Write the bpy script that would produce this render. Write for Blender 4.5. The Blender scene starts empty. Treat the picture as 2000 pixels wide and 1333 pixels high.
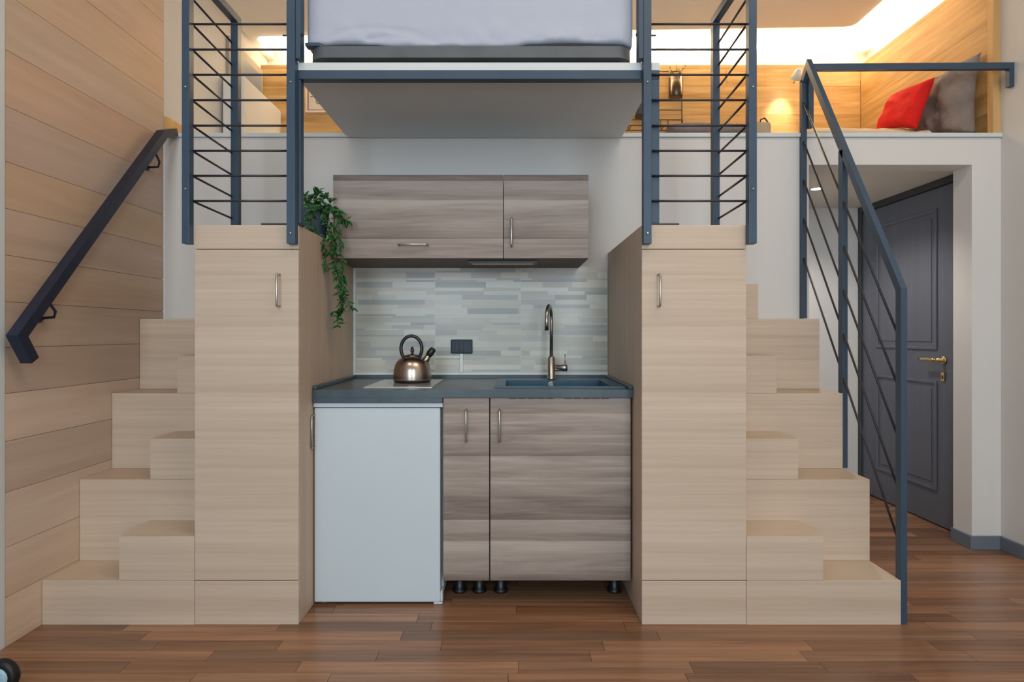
import bpy, bmesh, math, random
from mathutils import Vector, Matrix, noise
random.seed(7)
S = bpy.context.scene
COL = S.collection
PI = math.pi
CX, CY, F, H = 997.0, 652.0, 1156.0, 1.06       # vanishing point, focal length (px), eye height (m)

# ------------------------------------------------------------------ camera
cam = bpy.data.cameras.new('camera'); cam_o = bpy.data.objects.new('camera', cam); COL.objects.link(cam_o)
cam_o.location = (0, 0, H); cam_o.rotation_euler = (PI/2, 0, 0)
cam.sensor_width = 36; cam.lens = 36*F/2000; cam.shift_x = (1000-CX)/2000; cam.shift_y = -(666.5-CY)/2000
cam.clip_start = 0.02
S.camera = cam_o
# ------------------------------------------------------------------ world, exposure, daylight
S.view_settings.view_transform = 'Standard'; S.view_settings.look = 'None'
S.view_settings.gamma = 1; S.view_settings.use_curve_mapping = False
S.view_settings.exposure = 0.0
W = bpy.data.worlds.new('world'); S.world = W; W.use_nodes = True
W.node_tree.nodes['Background'].inputs[0].default_value = (0.62, 0.78, 1.0, 1)
W.node_tree.nodes['Background'].inputs[1].default_value = 1.0

def area(name, loc, rot, sx, sy, power, col, spread=PI):
    l = bpy.data.lights.new(name, 'AREA'); l.shape = 'RECTANGLE'; l.size = sx; l.size_y = sy
    l.energy = power; l.color = col; l.spread = spread
    o = bpy.data.objects.new(name, l); COL.objects.link(o); o.location = loc; o.rotation_euler = rot
    return o
DAY = (0.76, 0.90, 1.0)
for x, e in ((-0.95, 58), (1.15, 58)):                  # daylight entering the two tall windows behind the camera
    area('window_daylight', (x, -2.96, 1.75), (PI/2, 0, 0), 1.1, 2.3, e, DAY)

WARM = (1.0, .80, .60)
# warm pendant light under the high ceiling of the main room, above and right of the camera
area('room_ceiling_light', (1.3, .3, 3.95), (0, 0, 0), 1.6, 1.6, 38, WARM)
area('room_ceiling_light', (-1.0, .3, 3.95), (0, 0, 0), 1.0, 1.0, 16, WARM)
# upward strip lights in the loft cove
area('cove_light', (.36, 4.050, 2.8965), (PI+math.radians(12), 0, 0), 3.9, .012, 56, (1, .82, .58), math.radians(124))
area('cove_light', (2.399, 3.50, 2.8965), (PI+math.radians(12), 0, -PI/2), 1.05, .012, 18, (1, .82, .58), math.radians(124))
# ------------------------------------------------------------------ colours and materials
def hexc(h, k=1.0):
    r = []
    for i in (0, 2, 4):
        v = int(h[i:i+2], 16)/255
        r.append((v/12.92 if v <= .04045 else ((v+.055)/1.055)**2.4)*k)
    return (*r, 1)
def newmat(name):
    m = bpy.data.materials.new(name); m.use_nodes = True
    return m, m.node_tree, m.node_tree.nodes['Principled BSDF']
def plain(name, c, rough=.5, metal=0, bump=0, bscale=60, var=0, vscale=3, spec=.5, coat=0):
    m, t, b = newmat(name)
    b.inputs['Base Color'].default_value = c; b.inputs['Roughness'].default_value = rough
    b.inputs['Metallic'].default_value = metal; b.inputs['Specular IOR Level'].default_value = spec
    b.inputs['Coat Weight'].default_value = coat
    tc = t.nodes.new('ShaderNodeTexCoord')
    if var:
        n = t.nodes.new('ShaderNodeTexNoise'); n.inputs['Scale'].default_value = vscale; n.inputs['Detail'].default_value = 4
        t.links.new(tc.outputs['Object'], n.inputs['Vector'])
        r = t.nodes.new('ShaderNodeValToRGB'); r.color_ramp.elements[0].position = .3; r.color_ramp.elements[1].position = .7
        r.color_ramp.elements[0].color = (*[v*(1-var) for v in c[:3]], 1); r.color_ramp.elements[1].color = (*[min(1, v*(1+var)) for v in c[:3]], 1)
        t.links.new(n.outputs['Fac'], r.inputs[0]); t.links.new(r.outputs[0], b.inputs['Base Color'])
    if bump:
        n = t.nodes.new('ShaderNodeTexNoise'); n.inputs['Scale'].default_value = bscale; n.inputs['Detail'].default_value = 3
        t.links.new(tc.outputs['Object'], n.inputs['Vector'])
        bp = t.nodes.new('ShaderNodeBump'); bp.inputs['Strength'].default_value = bump; bp.inputs['Distance'].default_value = .01
        t.links.new(n.outputs['Fac'], bp.inputs['Height']); t.links.new(bp.outputs[0], b.inputs['Normal'])
    return m
def wood(name, c0, c1, scale=(1.2, 40, 70), rough=.45, band=0, bandamt=0, wave=0, uv=False, tone=False, knots=0, knotc=(.2, .1, .05, 1), spec=.4, bump=.05, lo=.3, hi=.7):
    """layered stretched noise; scale is per object axis, grain runs along the axis with the smallest number"""
    m, t, b = newmat(name); N = t.nodes; L = t.links
    tc = N.new('ShaderNodeTexCoord'); src = tc.outputs['UV'] if uv else tc.outputs['Object']
    mp = N.new('ShaderNodeMapping'); mp.inputs['Scale'].default_value = scale; L.new(src, mp.inputs[0])
    n1 = N.new('ShaderNodeTexNoise'); n1.inputs['Scale'].default_value = 1; n1.inputs['Detail'].default_value = 5; n1.inputs['Roughness'].default_value = .6; n1.inputs['Distortion'].default_value = wave
    L.new(mp.outputs[0], n1.inputs['Vector'])
    mp2 = N.new('ShaderNodeMapping'); mp2.inputs['Scale'].default_value = tuple(s*.22 for s in scale); L.new(src, mp2.inputs[0])
    n2 = N.new('ShaderNodeTexNoise'); n2.inputs['Scale'].default_value = 1; n2.inputs['Detail'].default_value = 3; n2.inputs['Distortion'].default_value = wave*1.5
    L.new(mp2.outputs[0], n2.inputs['Vector'])
    mx = N.new('ShaderNodeMath'); mx.operation = 'ADD'; L.new(n1.outputs['Fac'], mx.inputs[0]); L.new(n2.outputs['Fac'], mx.inputs[1])
    hf = N.new('ShaderNodeMath'); hf.operation = 'MULTIPLY'; hf.inputs[1].default_value = .5; L.new(mx.outputs[0], hf.inputs[0])
    fac = hf.outputs[0]
    if band:
        sp = N.new('ShaderNodeSeparateXYZ'); L.new(src, sp.inputs[0])
        dv = N.new('ShaderNodeMath'); dv.operation = 'DIVIDE'; dv.inputs[1].default_value = band; L.new(sp.outputs['Z'], dv.inputs[0])
        fl = N.new('ShaderNodeMath'); fl.operation = 'FLOOR'; L.new(dv.outputs[0], fl.inputs[0])
        wn = N.new('ShaderNodeTexWhiteNoise'); wn.noise_dimensions = '1D'; L.new(fl.outputs[0], wn.inputs['W'])
        fr = N.new('ShaderNodeMath'); fr.operation = 'FRACT'; L.new(dv.outputs[0], fr.inputs[0])
        s1 = N.new('ShaderNodeMath'); s1.operation = 'ADD'; L.new(wn.outputs['Value'], s1.inputs[0]); L.new(fr.outputs[0], s1.inputs[1])
        ma = N.new('ShaderNodeMath'); ma.operation = 'MULTIPLY_ADD'; ma.inputs[1].default_value = bandamt; ma.inputs[2].default_value = -bandamt
        L.new(s1.outputs[0], ma.inputs[0])
        ad = N.new('ShaderNodeMath'); ad.operation = 'ADD'; L.new(fac, ad.inputs[0]); L.new(ma.outputs[0], ad.inputs[1]); fac = ad.outputs[0]
    r = N.new('ShaderNodeValToRGB'); r.color_ramp.elements[0].position = lo; r.color_ramp.elements[1].position = hi
    r.color_ramp.elements[0].color = c0; r.color_ramp.elements[1].color = c1; L.new(fac, r.inputs[0])
    out = r.outputs[0]
    if knots:
        vo = N.new('ShaderNodeTexVoronoi'); vo.inputs['Scale'].default_value = knots
        mk = N.new('ShaderNodeMapping'); mk.inputs['Scale'].default_value = (1, 2.2, 1); L.new(src, mk.inputs[0]); L.new(mk.outputs[0], vo.inputs['Vector'])
        kr = N.new('ShaderNodeValToRGB'); kr.color_ramp.elements[0].position = .03; kr.color_ramp.elements[1].position = .16
        kr.color_ramp.elements[0].color = (1, 1, 1, 1); kr.color_ramp.elements[1].color = (0, 0, 0, 1); L.new(vo.outputs['Distance'], kr.inputs[0])
        mm = N.new('ShaderNodeMix'); mm.data_type = 'RGBA'; L.new(kr.outputs[0], mm.inputs[0]); L.new(out, mm.inputs[6]); mm.inputs[7].default_value = knotc
        out = mm.outputs[2]
    if tone:
        at = N.new('ShaderNodeAttribute'); at.attribute_name = 'tone'
        ml = N.new('ShaderNodeMix'); ml.data_type = 'RGBA'; ml.blend_type = 'MULTIPLY'; ml.inputs[0].default_value = 1
        L.new(out, ml.inputs[6]); L.new(at.outputs['Color'], ml.inputs[7]); out = ml.outputs[2]
    L.new(out, b.inputs['Base Color'])
    b.inputs['Roughness'].default_value = rough; b.inputs['Specular IOR Level'].default_value = spec
    if bump:
        bp = N.new('ShaderNodeBump'); bp.inputs['Strength'].default_value = bump; bp.inputs['Distance'].default_value = .004
        L.new(n1.outputs['Fac'], bp.inputs['Height']); L.new(bp.outputs[0], b.inputs['Normal'])
    return m
def emis(name, c, s):
    m, t, b = newmat(name); b.inputs['Base Color'].default_value = (0.8, .8, .8, 1)
    b.inputs['Emission Color'].default_value = c; b.inputs['Emission Strength'].default_value = s
    return m

M = {}
M['white'] = plain('white_plaster', hexc('D9D6D2'), .85, bump=.06, bscale=90, var=.015, vscale=1.5)
M['ceil'] = plain('ceiling_paint', hexc('D8D3C8'), .9, bump=.03)
M['ceil_white'] = plain('bright_ceiling_paint', hexc('EFEBE4'), .9, bump=.03)
M['board'] = plain('white_board', hexc('D3D9DA'), .45, var=.02)
M['edging'] = plain('bright_white_plastic', hexc('E6EAE8'), .4, var=.01)
M['steel_paint'] = plain('blue_grey_paint', hexc('34495D'), .42, bump=.04, bscale=200, var=.08, vscale=6)
M['rail_paint'] = M['steel_paint']
M['rod'] = plain('dark_rod_paint', hexc('2E2B30'), .4, var=.05)
M['handrail'] = plain('navy_black_paint', hexc('1B2438'), .38, bump=.05, bscale=150, var=.1)
M['oak'] = wood('pale_oak_laminate', hexc('BDA792'), hexc('D4C1AC'), (1.5, 6, 70), .5, band=.047, bandamt=.05, bump=.02)
M['oak_side'] = wood('pale_oak_side_laminate', hexc('B7A08C'), hexc('CBB59F'), (50, 50, 1.5), .5, bump=.02)
M['plank'] = wood('bleached_oak_boards', hexc('C0A793'), hexc('D6C2AF'), (1.6, 22, 1), .55, uv=True, tone=True, wave=.6, knots=.6, knotc=hexc('B89878'))
M['gold'] = wood('golden_oak_boards', hexc('A97E46'), hexc('D6AE72'), (1.8, 20, 1), .5, uv=True, tone=True, wave=1.3, knots=1.7, knotc=hexc('A87838'), lo=.36, hi=.64)
M['goldtrim'] = wood('golden_oak_trim', hexc('BC9158'), hexc('D8B27C'), (30, 30, 2), .5)
M['floor'] = wood('walnut_parquet', hexc('684430'), hexc('A27859'), (2.2, 60, 1), .27, uv=True, tone=True, wave=.5, spec=.5, bump=.03)
M['dark'] = plain('dark_gap', hexc('1A1512'), .8, var=.05)
M['drift'] = wood('driftwood_laminate', hexc('77685F'), hexc('B9ABA0'), (1.5, 6, 30), .5, band=.083, bandamt=.16, wave=1.6, bump=.02, lo=.30, hi=.72)
M['carcass'] = wood('dark_carcass', hexc('5A4E49'), hexc('6D5F58'), (2, 2, 20), .6)
M['fridge'] = plain('white_enamel', hexc('CAD6DC'), .35, var=.01, bump=.01, bscale=300)
M['counter'] = plain('slate_laminate', hexc('43525A'), .3, var=.16, vscale=14, bump=.03, bscale=60)
M['sink'] = plain('dark_blue_composite', hexc('2A5068'), .35, var=.08, vscale=30)
M['chrome'] = plain('brushed_steel', hexc('B8B4AE'), .28, metal=1, var=.05, vscale=30)
M['kettle'] = plain('warm_brushed_steel', hexc('B5A598'), .25, metal=1, var=.05, vscale=8)
M['black'] = plain('black_plastic', hexc('15171A'), .35, var=.1)
M['socket'] = plain('blue_black_plastic', hexc('10202F'), .45, var=.1)
M['socket_hi'] = plain('blue_black_key', hexc('162C40'), .45, var=.05)
M['hob'] = plain('pale_hob_glass', hexc('A9A6A2'), .12, var=.03, spec=.8)
M['brass'] = plain('polished_brass', hexc('D9BE85'), .2, metal=1, var=.04)
M['door'] = wood('slate_blue_door_paint', hexc('5F636F'), hexc('6A6F7B'), (80, 80, 2), .5, bump=.04)
M['doorframe'] = plain('dark_slate_paint', hexc('3B3D42'), .5, var=.05)
M['base'] = plain('grey_blue_skirting', hexc('6C7480'), .45, var=.04)
M['sheet'] = plain('white_cotton', hexc('B6BCCB'), .9, bump=.15, bscale=9)
M['bedbase'] = plain('grey_metal_band', hexc('5A5F63'), .5, var=.12, vscale=12)
M['red'] = plain('red_fabric', hexc('D80F05'), .85, bump=.25, bscale=120, var=.06, vscale=10)
M['greyfab'] = plain('taupe_linen', hexc('8B7D76'), .95, bump=.5, bscale=160, var=.1, vscale=25)
M['duvet'] = plain('cream_cotton', hexc('C9B9A4'), .9, bump=.3, bscale=25, var=.04)
M['bagfab'] = plain('beige_canvas', hexc('B59B7E'), .9, bump=.3, bscale=60, var=.1, vscale=20)
M['pot'] = plain('blue_grey_ceramic', hexc('4C5F6E'), .5, var=.1, vscale=10)
M['leaf'] = plain('green_leaves', hexc('356F38'), .45, var=.45, vscale=22)
M['leafdark'] = plain('deep_green_leaves', hexc('1F3D22'), .5, var=.4, vscale=30)
M['yleaf'] = plain('yellow_green_leaves', hexc('8C8A3A'), .5, var=.3, vscale=30)
M['stem'] = plain('brown_stem', hexc('4A4A2A'), .7, var=.1)
M['soil'] = plain('potting_soil', hexc('2A1F17'), .95, bump=.6, bscale=80, var=.2)
M['wire'] = plain('brown_black_wire', hexc('3A2A20'), .5, var=.1)
M['paper'] = plain('cream_paper', hexc('DDCDBE'), .8, var=.01)
M['frame'] = plain('brown_frame', hexc('8A5A45'), .5, var=.08)
M['ink'] = plain('brown_ink', hexc('5A4038'), .7, var=.05)
M['greige'] = plain('greige_paint', hexc('A09080'), .6, var=.03)
M['render'] = plain('rough_blue_white_render', hexc('A9B3BE'), .9, bump=.8, bscale=25, var=.2, vscale=8)
M['led'] = emis('led_light', (1, .80, .50, 1), 12)
M['bulb'] = emis('bulb_light', (1, .86, .66, 1), 25)
M['bulbcool'] = emis('downlight_glow', (1, .95, .88, 1), 18)
M['wheel'] = plain('wheel_rubber', hexc('101214'), .45, var=.1)
M['hub'] = plain('pale_blue_hub', hexc('9FC3D0'), .35, var=.03)
def tonemat(name, rough):
    m, t, b = newmat(name)
    at = t.nodes.new('ShaderNodeAttribute'); at.attribute_name = 'tone'
    tc = t.nodes.new('ShaderNodeTexCoord'); mp = t.nodes.new('ShaderNodeMapping'); mp.inputs['Scale'].default_value = (6, 1, 90)
    n = t.nodes.new('ShaderNodeTexNoise'); n.inputs['Scale'].default_value = 1
    t.links.new(tc.outputs['Object'], mp.inputs[0]); t.links.new(mp.outputs[0], n.inputs['Vector'])
    mr = t.nodes.new('ShaderNodeMapRange'); mr.inputs[3].default_value = .9; mr.inputs[4].default_value = 1.08; t.links.new(n.outputs['Fac'], mr.inputs[0])
    ml = t.nodes.new('ShaderNodeVectorMath'); ml.operation = 'SCALE'; t.links.new(at.outputs['Color'], ml.inputs[0]); t.links.new(mr.outputs[0], ml.inputs['Scale'])
    t.links.new(ml.outputs[0], b.inputs['Base Color']); b.inputs['Roughness'].default_value = rough
    return m
M['tile'] = tonemat('strip_tile', .3)

# ------------------------------------------------------------------ mesh helpers
def P(px, py, y): return Vector(((px-CX)*y/F, y, H-(py-CY)*y/F))
def bx(bm, x0, x1, y0, y1, z0, z1, bev=0, rot=None):
    r = bmesh.ops.create_cube(bm, size=1); vs = r['verts']
    bmesh.ops.scale(bm, vec=(x1-x0, y1-y0, z1-z0), verts=vs)
    if rot is not None: bmesh.ops.rotate(bm, verts=vs, matrix=rot)
    bmesh.ops.translate(bm, vec=((x0+x1)/2, (y0+y1)/2, (z0+z1)/2), verts=vs)
    if bev:
        es = {e for v in vs for e in v.link_edges}
        bmesh.ops.bevel(bm, geom=list(es), offset=bev, segments=2, affect='EDGES', profile=.6)
    return bm
def tube(bm, pts, r, n=10, cap=True):
    """round tube through points; r a number or list"""
    pts = [Vector(p) for p in pts]; rs = r if isinstance(r, (list, tuple)) else [r]*len(pts)
    up = None; rings = []
    for i, p in enumerate(pts):
        d = (pts[min(i+1, len(pts)-1)]-pts[max(i-1, 0)]).normalized()
        if up is None: up = Vector((0, 0, 1)) if abs(d.z) < .9 else Vector((1, 0, 0))
        a = d.cross(up).normalized(); c = a.cross(d).normalized(); up = c
        rings.append([bm.verts.new(p+(a*math.cos(2*PI*k/n)+c*math.sin(2*PI*k/n))*rs[i]) for k in range(n)])
    for a, b in zip(rings, rings[1:]):
        for k in range(n):
            f = bm.faces.new((a[k], a[(k+1) % n], b[(k+1) % n], b[k])); f.smooth = True
    if cap:
        bm.faces.new(rings[0][::-1]); bm.faces.new(rings[-1])
    return bm
def beam(bm, pts, w, h, side=Vector((1, 0, 0))):
    """rectangular tube through points lying in a plane perpendicular to side; w along side, h across; mitred joints"""
    pts = [Vector(p) for p in pts]; rings = []
    for i, p in enumerate(pts):
        d0 = (p-pts[i-1]).normalized() if i else None; d1 = (pts[i+1]-p).normalized() if i < len(pts)-1 else None
        if d0 is None: d, k = d1, 1
        elif d1 is None: d, k = d0, 1
        else:
            d = (d0+d1).normalized(); k = 1/max(.35, d.dot(d0))
        u = side.cross(d).normalized()
        rings.append([bm.verts.new(p+side*(w/2*a)+u*(h/2*b*k)) for a, b in ((-1, -1), (1, -1), (1, 1), (-1, 1))])
    for a, b in zip(rings, rings[1:]):
        for k in range(4): bm.faces.new((a[k], a[(k+1) % 4], b[(k+1) % 4], b[k]))
    bm.faces.new(rings[0][::-1]); bm.faces.new(rings[-1])
    bmesh.ops.recalc_face_normals(bm, faces=bm.faces)
    return bm
def lathe(bm, prof, c=(0, 0, 0), n=32, cap=True, mat=None):
    rings = []
    for r, z in prof:
        rings.append([bm.verts.new((c[0]+max(r, 1e-4)*math.cos(2*PI*k/n), c[1]+max(r, 1e-4)*math.sin(2*PI*k/n), c[2]+z)) for k in range(n)])
    for a, b in zip(rings, rings[1:]):
        for k in range(n):
            f = bm.faces.new((a[k], a[(k+1) % n], b[(k+1) % n], b[k])); f.smooth = True
    if cap:
        bm.faces.new(rings[0][::-1]); bm.faces.new(rings[-1])
    if mat is not None: bmesh.ops.transform(bm, matrix=mat, verts=[v for r in rings for v in r])
    return bm
def prism(bm, poly, z0, z1):
    a = [bm.verts.new((x, y, z0)) for x, y in poly]; b = [bm.verts.new((x, y, z1)) for x, y in poly]
    n = len(poly); bm.faces.new(a[::-1]); bm.faces.new(b)
    for i in range(n): bm.faces.new((a[i], a[(i+1) % n], b[(i+1) % n], b[i]))
    bmesh.ops.recalc_face_normals(bm, faces=bm.faces)
    return bm
NB = bmesh.new
def obj(name, bm, m, parent=None, org=None):
    """links bm (world coordinates) as one mesh object; its origin is org, the parent's place, or the foot of its bounds"""
    me = bpy.data.meshes.new(name)
    if parent is not None: o0 = Vector(parent['_w'])
    elif org is not None: o0 = Vector(org)
    else:
        xs = [v.co for v in bm.verts]
        o0 = Vector(((min(v.x for v in xs)+max(v.x for v in xs))/2, (min(v.y for v in xs)+max(v.y for v in xs))/2, min(v.z for v in xs)))
    bmesh.ops.translate(bm, vec=-o0, verts=bm.verts)
    bm.to_mesh(me); bm.free(); me.materials.append(M[m])
    o = bpy.data.objects.new(name, me); COL.objects.link(o)
    if parent is not None: o.parent = parent
    else: o.location = o0
    WORK[o.name] = o; o['_w'] = tuple(o0)
    return o
WORK = {}
def thing(name, label, cat, loc, group=None):
    o = bpy.data.objects.new(name, None); COL.objects.link(o); o.location = loc; o['_w'] = tuple(loc); o.empty_display_size = .05
    o['label'] = label; o['category'] = cat
    if group: o['group'] = group
    WORK[o.name] = o
    return o
def tag(o, label, cat, group=None):
    o['label'] = label; o['category'] = cat
    if group: o['group'] = group
    return o
def struct(name, bm, m, parent=None, label=None):
    o = obj(name, bm, m, parent)
    if parent is None: o['kind'] = 'structure'
    if label: o['label'] = label
    return o
def B(*a, **k): return bx(NB(), *a, **k)

def planks(rects, corner, du, dv, gap, base_off=.002, thick=None):
    """rects: (u0,u1,v0,v1,tone rgb). one mesh of boards lying in the plane corner + u*du + v*dv, with uv along the grain"""
    bm = NB(); uvl = bm.loops.layers.uv.new('uv'); cl = bm.loops.layers.float_color.new('tone')
    n = Vector(du).cross(Vector(dv)).normalized()
    for (u0, u1, v0, v1, tone) in rects:
        ou, ov = random.uniform(0, 50), random.uniform(0, 50)
        q = [(u0+gap, v0+gap), (u1-gap, v0+gap), (u1-gap, v1-gap), (u0+gap, v1-gap)]
        fr = [bm.verts.new(Vector(corner)+Vector(du)*u+Vector(dv)*v) for u, v in q]
        bk = [bm.verts.new(v.co-n*base_off) for v in fr]
        fs = [bm.faces.new(fr)]+[bm.faces.new((fr[i], bk[i], bk[(i+1) % 4], fr[(i+1) % 4])) for i in range(4)]
        for j, f in enumerate(fs):
            for l in f.loops:
                co = l.vert.co-Vector(corner)
                l[uvl].uv = (co.dot(Vector(du))+ou, co.dot(Vector(dv))+ov)
                l[cl] = (*[t*(.35 if j else 1) if False else t for t in tone], 1)
    return bm

# ------------------------------------------------------------------ key depths and levels
DF, DK, DB, DL = 2.153, 2.312, 2.912, 4.04      # stair/cabinet fronts, kitchen fronts, back wall, loft back panel
XL, XR = -1.705, 2.413
R = .161                                          # riser
ZT = R*9+.006                                     # top of the tall cabinets
ZL = 2.045                                        # loft floor

# ------------------------------------------------------------------ shell
rects = []; W0 = .0655
y = -3.0; k = 0
while y < DL-.01:
    x = -2.0-random.uniform(0, .8)
    while x < 2.9:
        ln = random.choice((.42, .55, .7, .9, 1.1)); t = random.choice((.75, .85, .92, 1, 1.05, 1.12, 1.22, 1.38))*random.uniform(.93, 1.07); w = random.uniform(-.09, .05)
        a, b = max(x, -2.0), min(x+ln, 2.9)
        if b > a: rects.append((a, b, y, min(y+W0, DL), (t*(1+w), t, t*(1-w))))
        x += ln
    y += W0
struct('floor', planks(rects, (0, 0, 0), (1, 0, 0), (0, 1, 0), .0007, .004), 'floor')
struct('subfloor', B(-2.1, 3.0, -3.1, DL+.1, -.12, -.0042), 'dark')

# kitchen wall with the passage opening, carrying the loft edge
bm = NB()
bx(bm, XL, 1.468, DB, DB+.1, 0, 2.0245); bx(bm, 1.468, 2.27, DB, DB+.115, 1.891, 2.0245); bx(bm, 2.27, 2.52, DB, DB+.115, 0, 2.0245)
struct('wall_back', bm, 'white')
struct('trim_1', B(XL+.001, 2.412, DB-.012, DB+.14, 2.0255, ZL, bev=.002), 'board')       # painted nosing board along the loft edge
struct('loft_floor', B(XL, 2.55, DB+.141, 4.2, 1.935, ZL-.004), 'white')
# upper wall above the loft opening
struct('wall_upper', B(-2.1, 2.7, DB, DB+.1, 3.05, 4.3), 'white')
# left wall: boarded part, and the older wall towards the camera
zs = [0, .167, .336, .522, .695, .857, 1.013, 1.168, 1.326, 1.484, 1.642, 1.83, 2.02, 2.21, 2.40, 2.59, 2.78, 2.97, 3.16, 3.35, 3.54, 3.73, 3.92, 4.1]
tones = [(1.12, 1.10, 1.07), (1.10, 1.10, 1.10), (1.10, 1.13, 1.15), (.94, .94, .97), (1.10, 1.09, 1.09), (.86, .83, .82), (.86, .83, .80), (.93, .87, .80), (.92, .87, .84), (.98, .9, .78), (.86, .82, .82), (.98, .86, .78), (.9, .86, .82), (.96, .86, .78)]
rects = []
for i in range(len(zs)-1):
    t = tones[i] if i < len(tones) else tuple(v*random.uniform(.92, 1.04) for v in (.96, .88, .8))
    rects.append((1.997, 2.911, zs[i], zs[i+1], t))
struct('wall_left', planks(rects, (XL, 0, 0), (0, 1, 0), (0, 0, 1), .0008, .006), 'plank')
struct('wall_left_core', B(XL-.10, XL-.0062, 2.0, 2.911, 0, 4.1), 'dark')
struct('trim_2', B(XL-.075, XL+.0005, 1.975, 1.9965, 0, 4.1, bev=.002), 'board')          # pale edge board closing the cladding
struct('wall_left_front', B(-1.9, -1.755, -3.0, 1.974, 0, 4.2), 'render')
struct('wall_right', B(XR, XR+.1, -3.0, DB+.0005, 0, 4.2), 'white')
struct('ceiling', B(-2.1, 2.7, -3.1, DB+.1, 4.2, 4.3), 'ceil')
# window wall behind the camera
bm = NB(); zz = (.5, 3.0)
for a, b in ((-2.1, -1.55), (-.35, .55), (1.75, 2.7)): bx(bm, a, b, -3.15, -3.0, 0, 4.2)
for a, b in ((-1.55, -.35), (.55, 1.75)):
    bx(bm, a, b, -3.15, -3.0, 0, zz[0]); bx(bm, a, b, -3.15, -3.0, zz[1], 4.2)
struct('wall_front', bm, 'white')
for i, (a, b) in enumerate(((-1.55, -.35), (.55, 1.75))):
    bm = NB()
    for u, v in ((a, a+.05), (b-.05, b), ((a+b)/2-.03, (a+b)/2+.03)): bx(bm, u, v, -3.13, -3.08, zz[0], zz[1])
    for u, v in ((zz[0], zz[0]+.05), (zz[1]-.05, zz[1]), (1.9, 1.95)): bx(bm, a+.05, b-.05, -3.13, -3.08, u, v)
    struct('window_%d' % (i+1), bm, 'board')
# loft room
struct('wall_loft_left', B(XL-.1, XL-.001, 2.9125, 4.159, ZL, 3.1), 'white')
struct('wall_loft_back', B(XL-.1, 2.60, 4.16, 4.26, ZL, 3.1), 'ceil')
struct('wall_loft_right', B(2.50, 2.60, DB+.101, 4.159, ZL, 3.1), 'ceil')
rects = []; GT = 2.895
for i, (a, b) in enumerate(((ZL, 2.165), (2.165, 2.36), (2.36, 2.555), (2.555, 2.75), (2.75, 2.868), (2.868, GT))):
    x = XL
    while x < 2.385:
        ln = 3 if i == 5 else random.uniform(1.1, 1.9); e = min(2.3885, x+ln)
        if 2.3885-e < .3: e = 2.3885
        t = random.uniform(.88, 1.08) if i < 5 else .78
        rects.append((x+1.8, e+1.8, a, b, (t, t*.99, t*.97))); x = e
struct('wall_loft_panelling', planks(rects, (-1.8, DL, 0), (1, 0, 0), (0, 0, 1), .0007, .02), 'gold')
rects = []
for i, (a, b) in enumerate(((ZL, 2.165), (2.165, 2.36), (2.36, 2.615), (2.615, 2.868), (2.868, GT))):
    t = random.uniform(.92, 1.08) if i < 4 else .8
    rects.append((-DL+.001, -2.95, a, b, (t, t*.99, t*.97)))
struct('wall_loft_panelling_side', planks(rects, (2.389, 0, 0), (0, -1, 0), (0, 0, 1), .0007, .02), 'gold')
struct('trim_3', B(2.375, 2.4125, DB-.002, 2.949, ZL+.001, 3.049, bev=.002), 'goldtrim')   # end board of the golden panelling
struct('baseboard_loft', B(XL, XL+.014, 2.914, 4.03, ZL+.001, 2.13), 'goldtrim')
# loft ceiling: raised perimeter and dropped centre
struct('ceiling_loft', B(XL-.1, 2.6, DB+.101, 4.26, 3.03, 3.12), 'ceil')
poly = [(XL, DB+.102), (2.15, DB+.102)]
for k in range(7):
    a = k/6*PI/2; poly.append((2.15-.05+.05*math.cos(a), 3.66+.05*math.sin(a)))
for k in range(7):
    a = k/6*PI/2; poly.append((-1.60-.05*math.sin(a), 3.80+.0+.05*math.cos(a)) if False else (-1.60-.06*math.sin(a), 3.83+.06*(1-math.cos(a))))
poly += [(-1.66, 4.159), (XL, 4.159)]
struct('ceiling_loft_drop', prism(NB(), poly, 2.985, 3.029), 'ceil_white')
# LED strips lying in the cove behind the panelling's top edge
def led(name, args, label):
    o = obj(name, B(*args), 'led'); tag(o, label, 'light strip', 'hidden strip lights in the loft cove')
led('led_strip', (-1.60, 2.33, 4.085, 4.097, 2.862, 2.87), 'warm strip light glowing behind the top of the back panelling in the loft')
led('led_strip', (2.43, 2.442, 3.06, 4.04, 2.862, 2.87), 'warm strip light glowing above the side panelling by the grey pillow')
struct('trim_4', B(-1.70, 2.499, DL+.0205, 4.159, 2.80, 2.861), 'goldtrim')
struct('trim_5', B(2.41, 2.499, 3.0, DL+.02, 2.80, 2.861), 'goldtrim')
# wall niche block on the loft's left
struct('wall_loft_ledge', B(XL+.0145, -1.565, 3.48, 4.035, ZL+.001, 2.575, bev=.002), 'white')
t = thing('wall_panel', 'greige framed panel on the loft side wall above the white ledge', 'panel', (XL, 3.8, 2.4))
obj('frame', B(XL, XL+.02, 3.55, 4.03, 2.56, 2.85, bev=.003), 'greige', t)
bm = B(XL+.0202, XL+.024, 3.60, 4.0, 2.565, 2.80); obj('inner_panel', bm, 'base', t)
# hallway behind the opening
bm = NB(); bx(bm, 1.30, 2.52, 3.99, 4.039, 0, 1.934)
struct('wall_hall_back', bm, 'white')
struct('wall_hall_left', B(1.368, 1.4675, DB+.101, 3.989, 0, 1.934), 'white')
struct('wall_hall_right', B(2.395, 2.52, DB+.116, 3.989, 0, 1.934), 'white')
struct('ceiling_hall', B(1.468, 2.394, DB+.116, 3.989, 1.905, 1.934), 'ceil')
struct('wall_hall_jamb', B(2.27, 2.394, DB+.1155, 3.035, 0, 1.9045), 'white')

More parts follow.
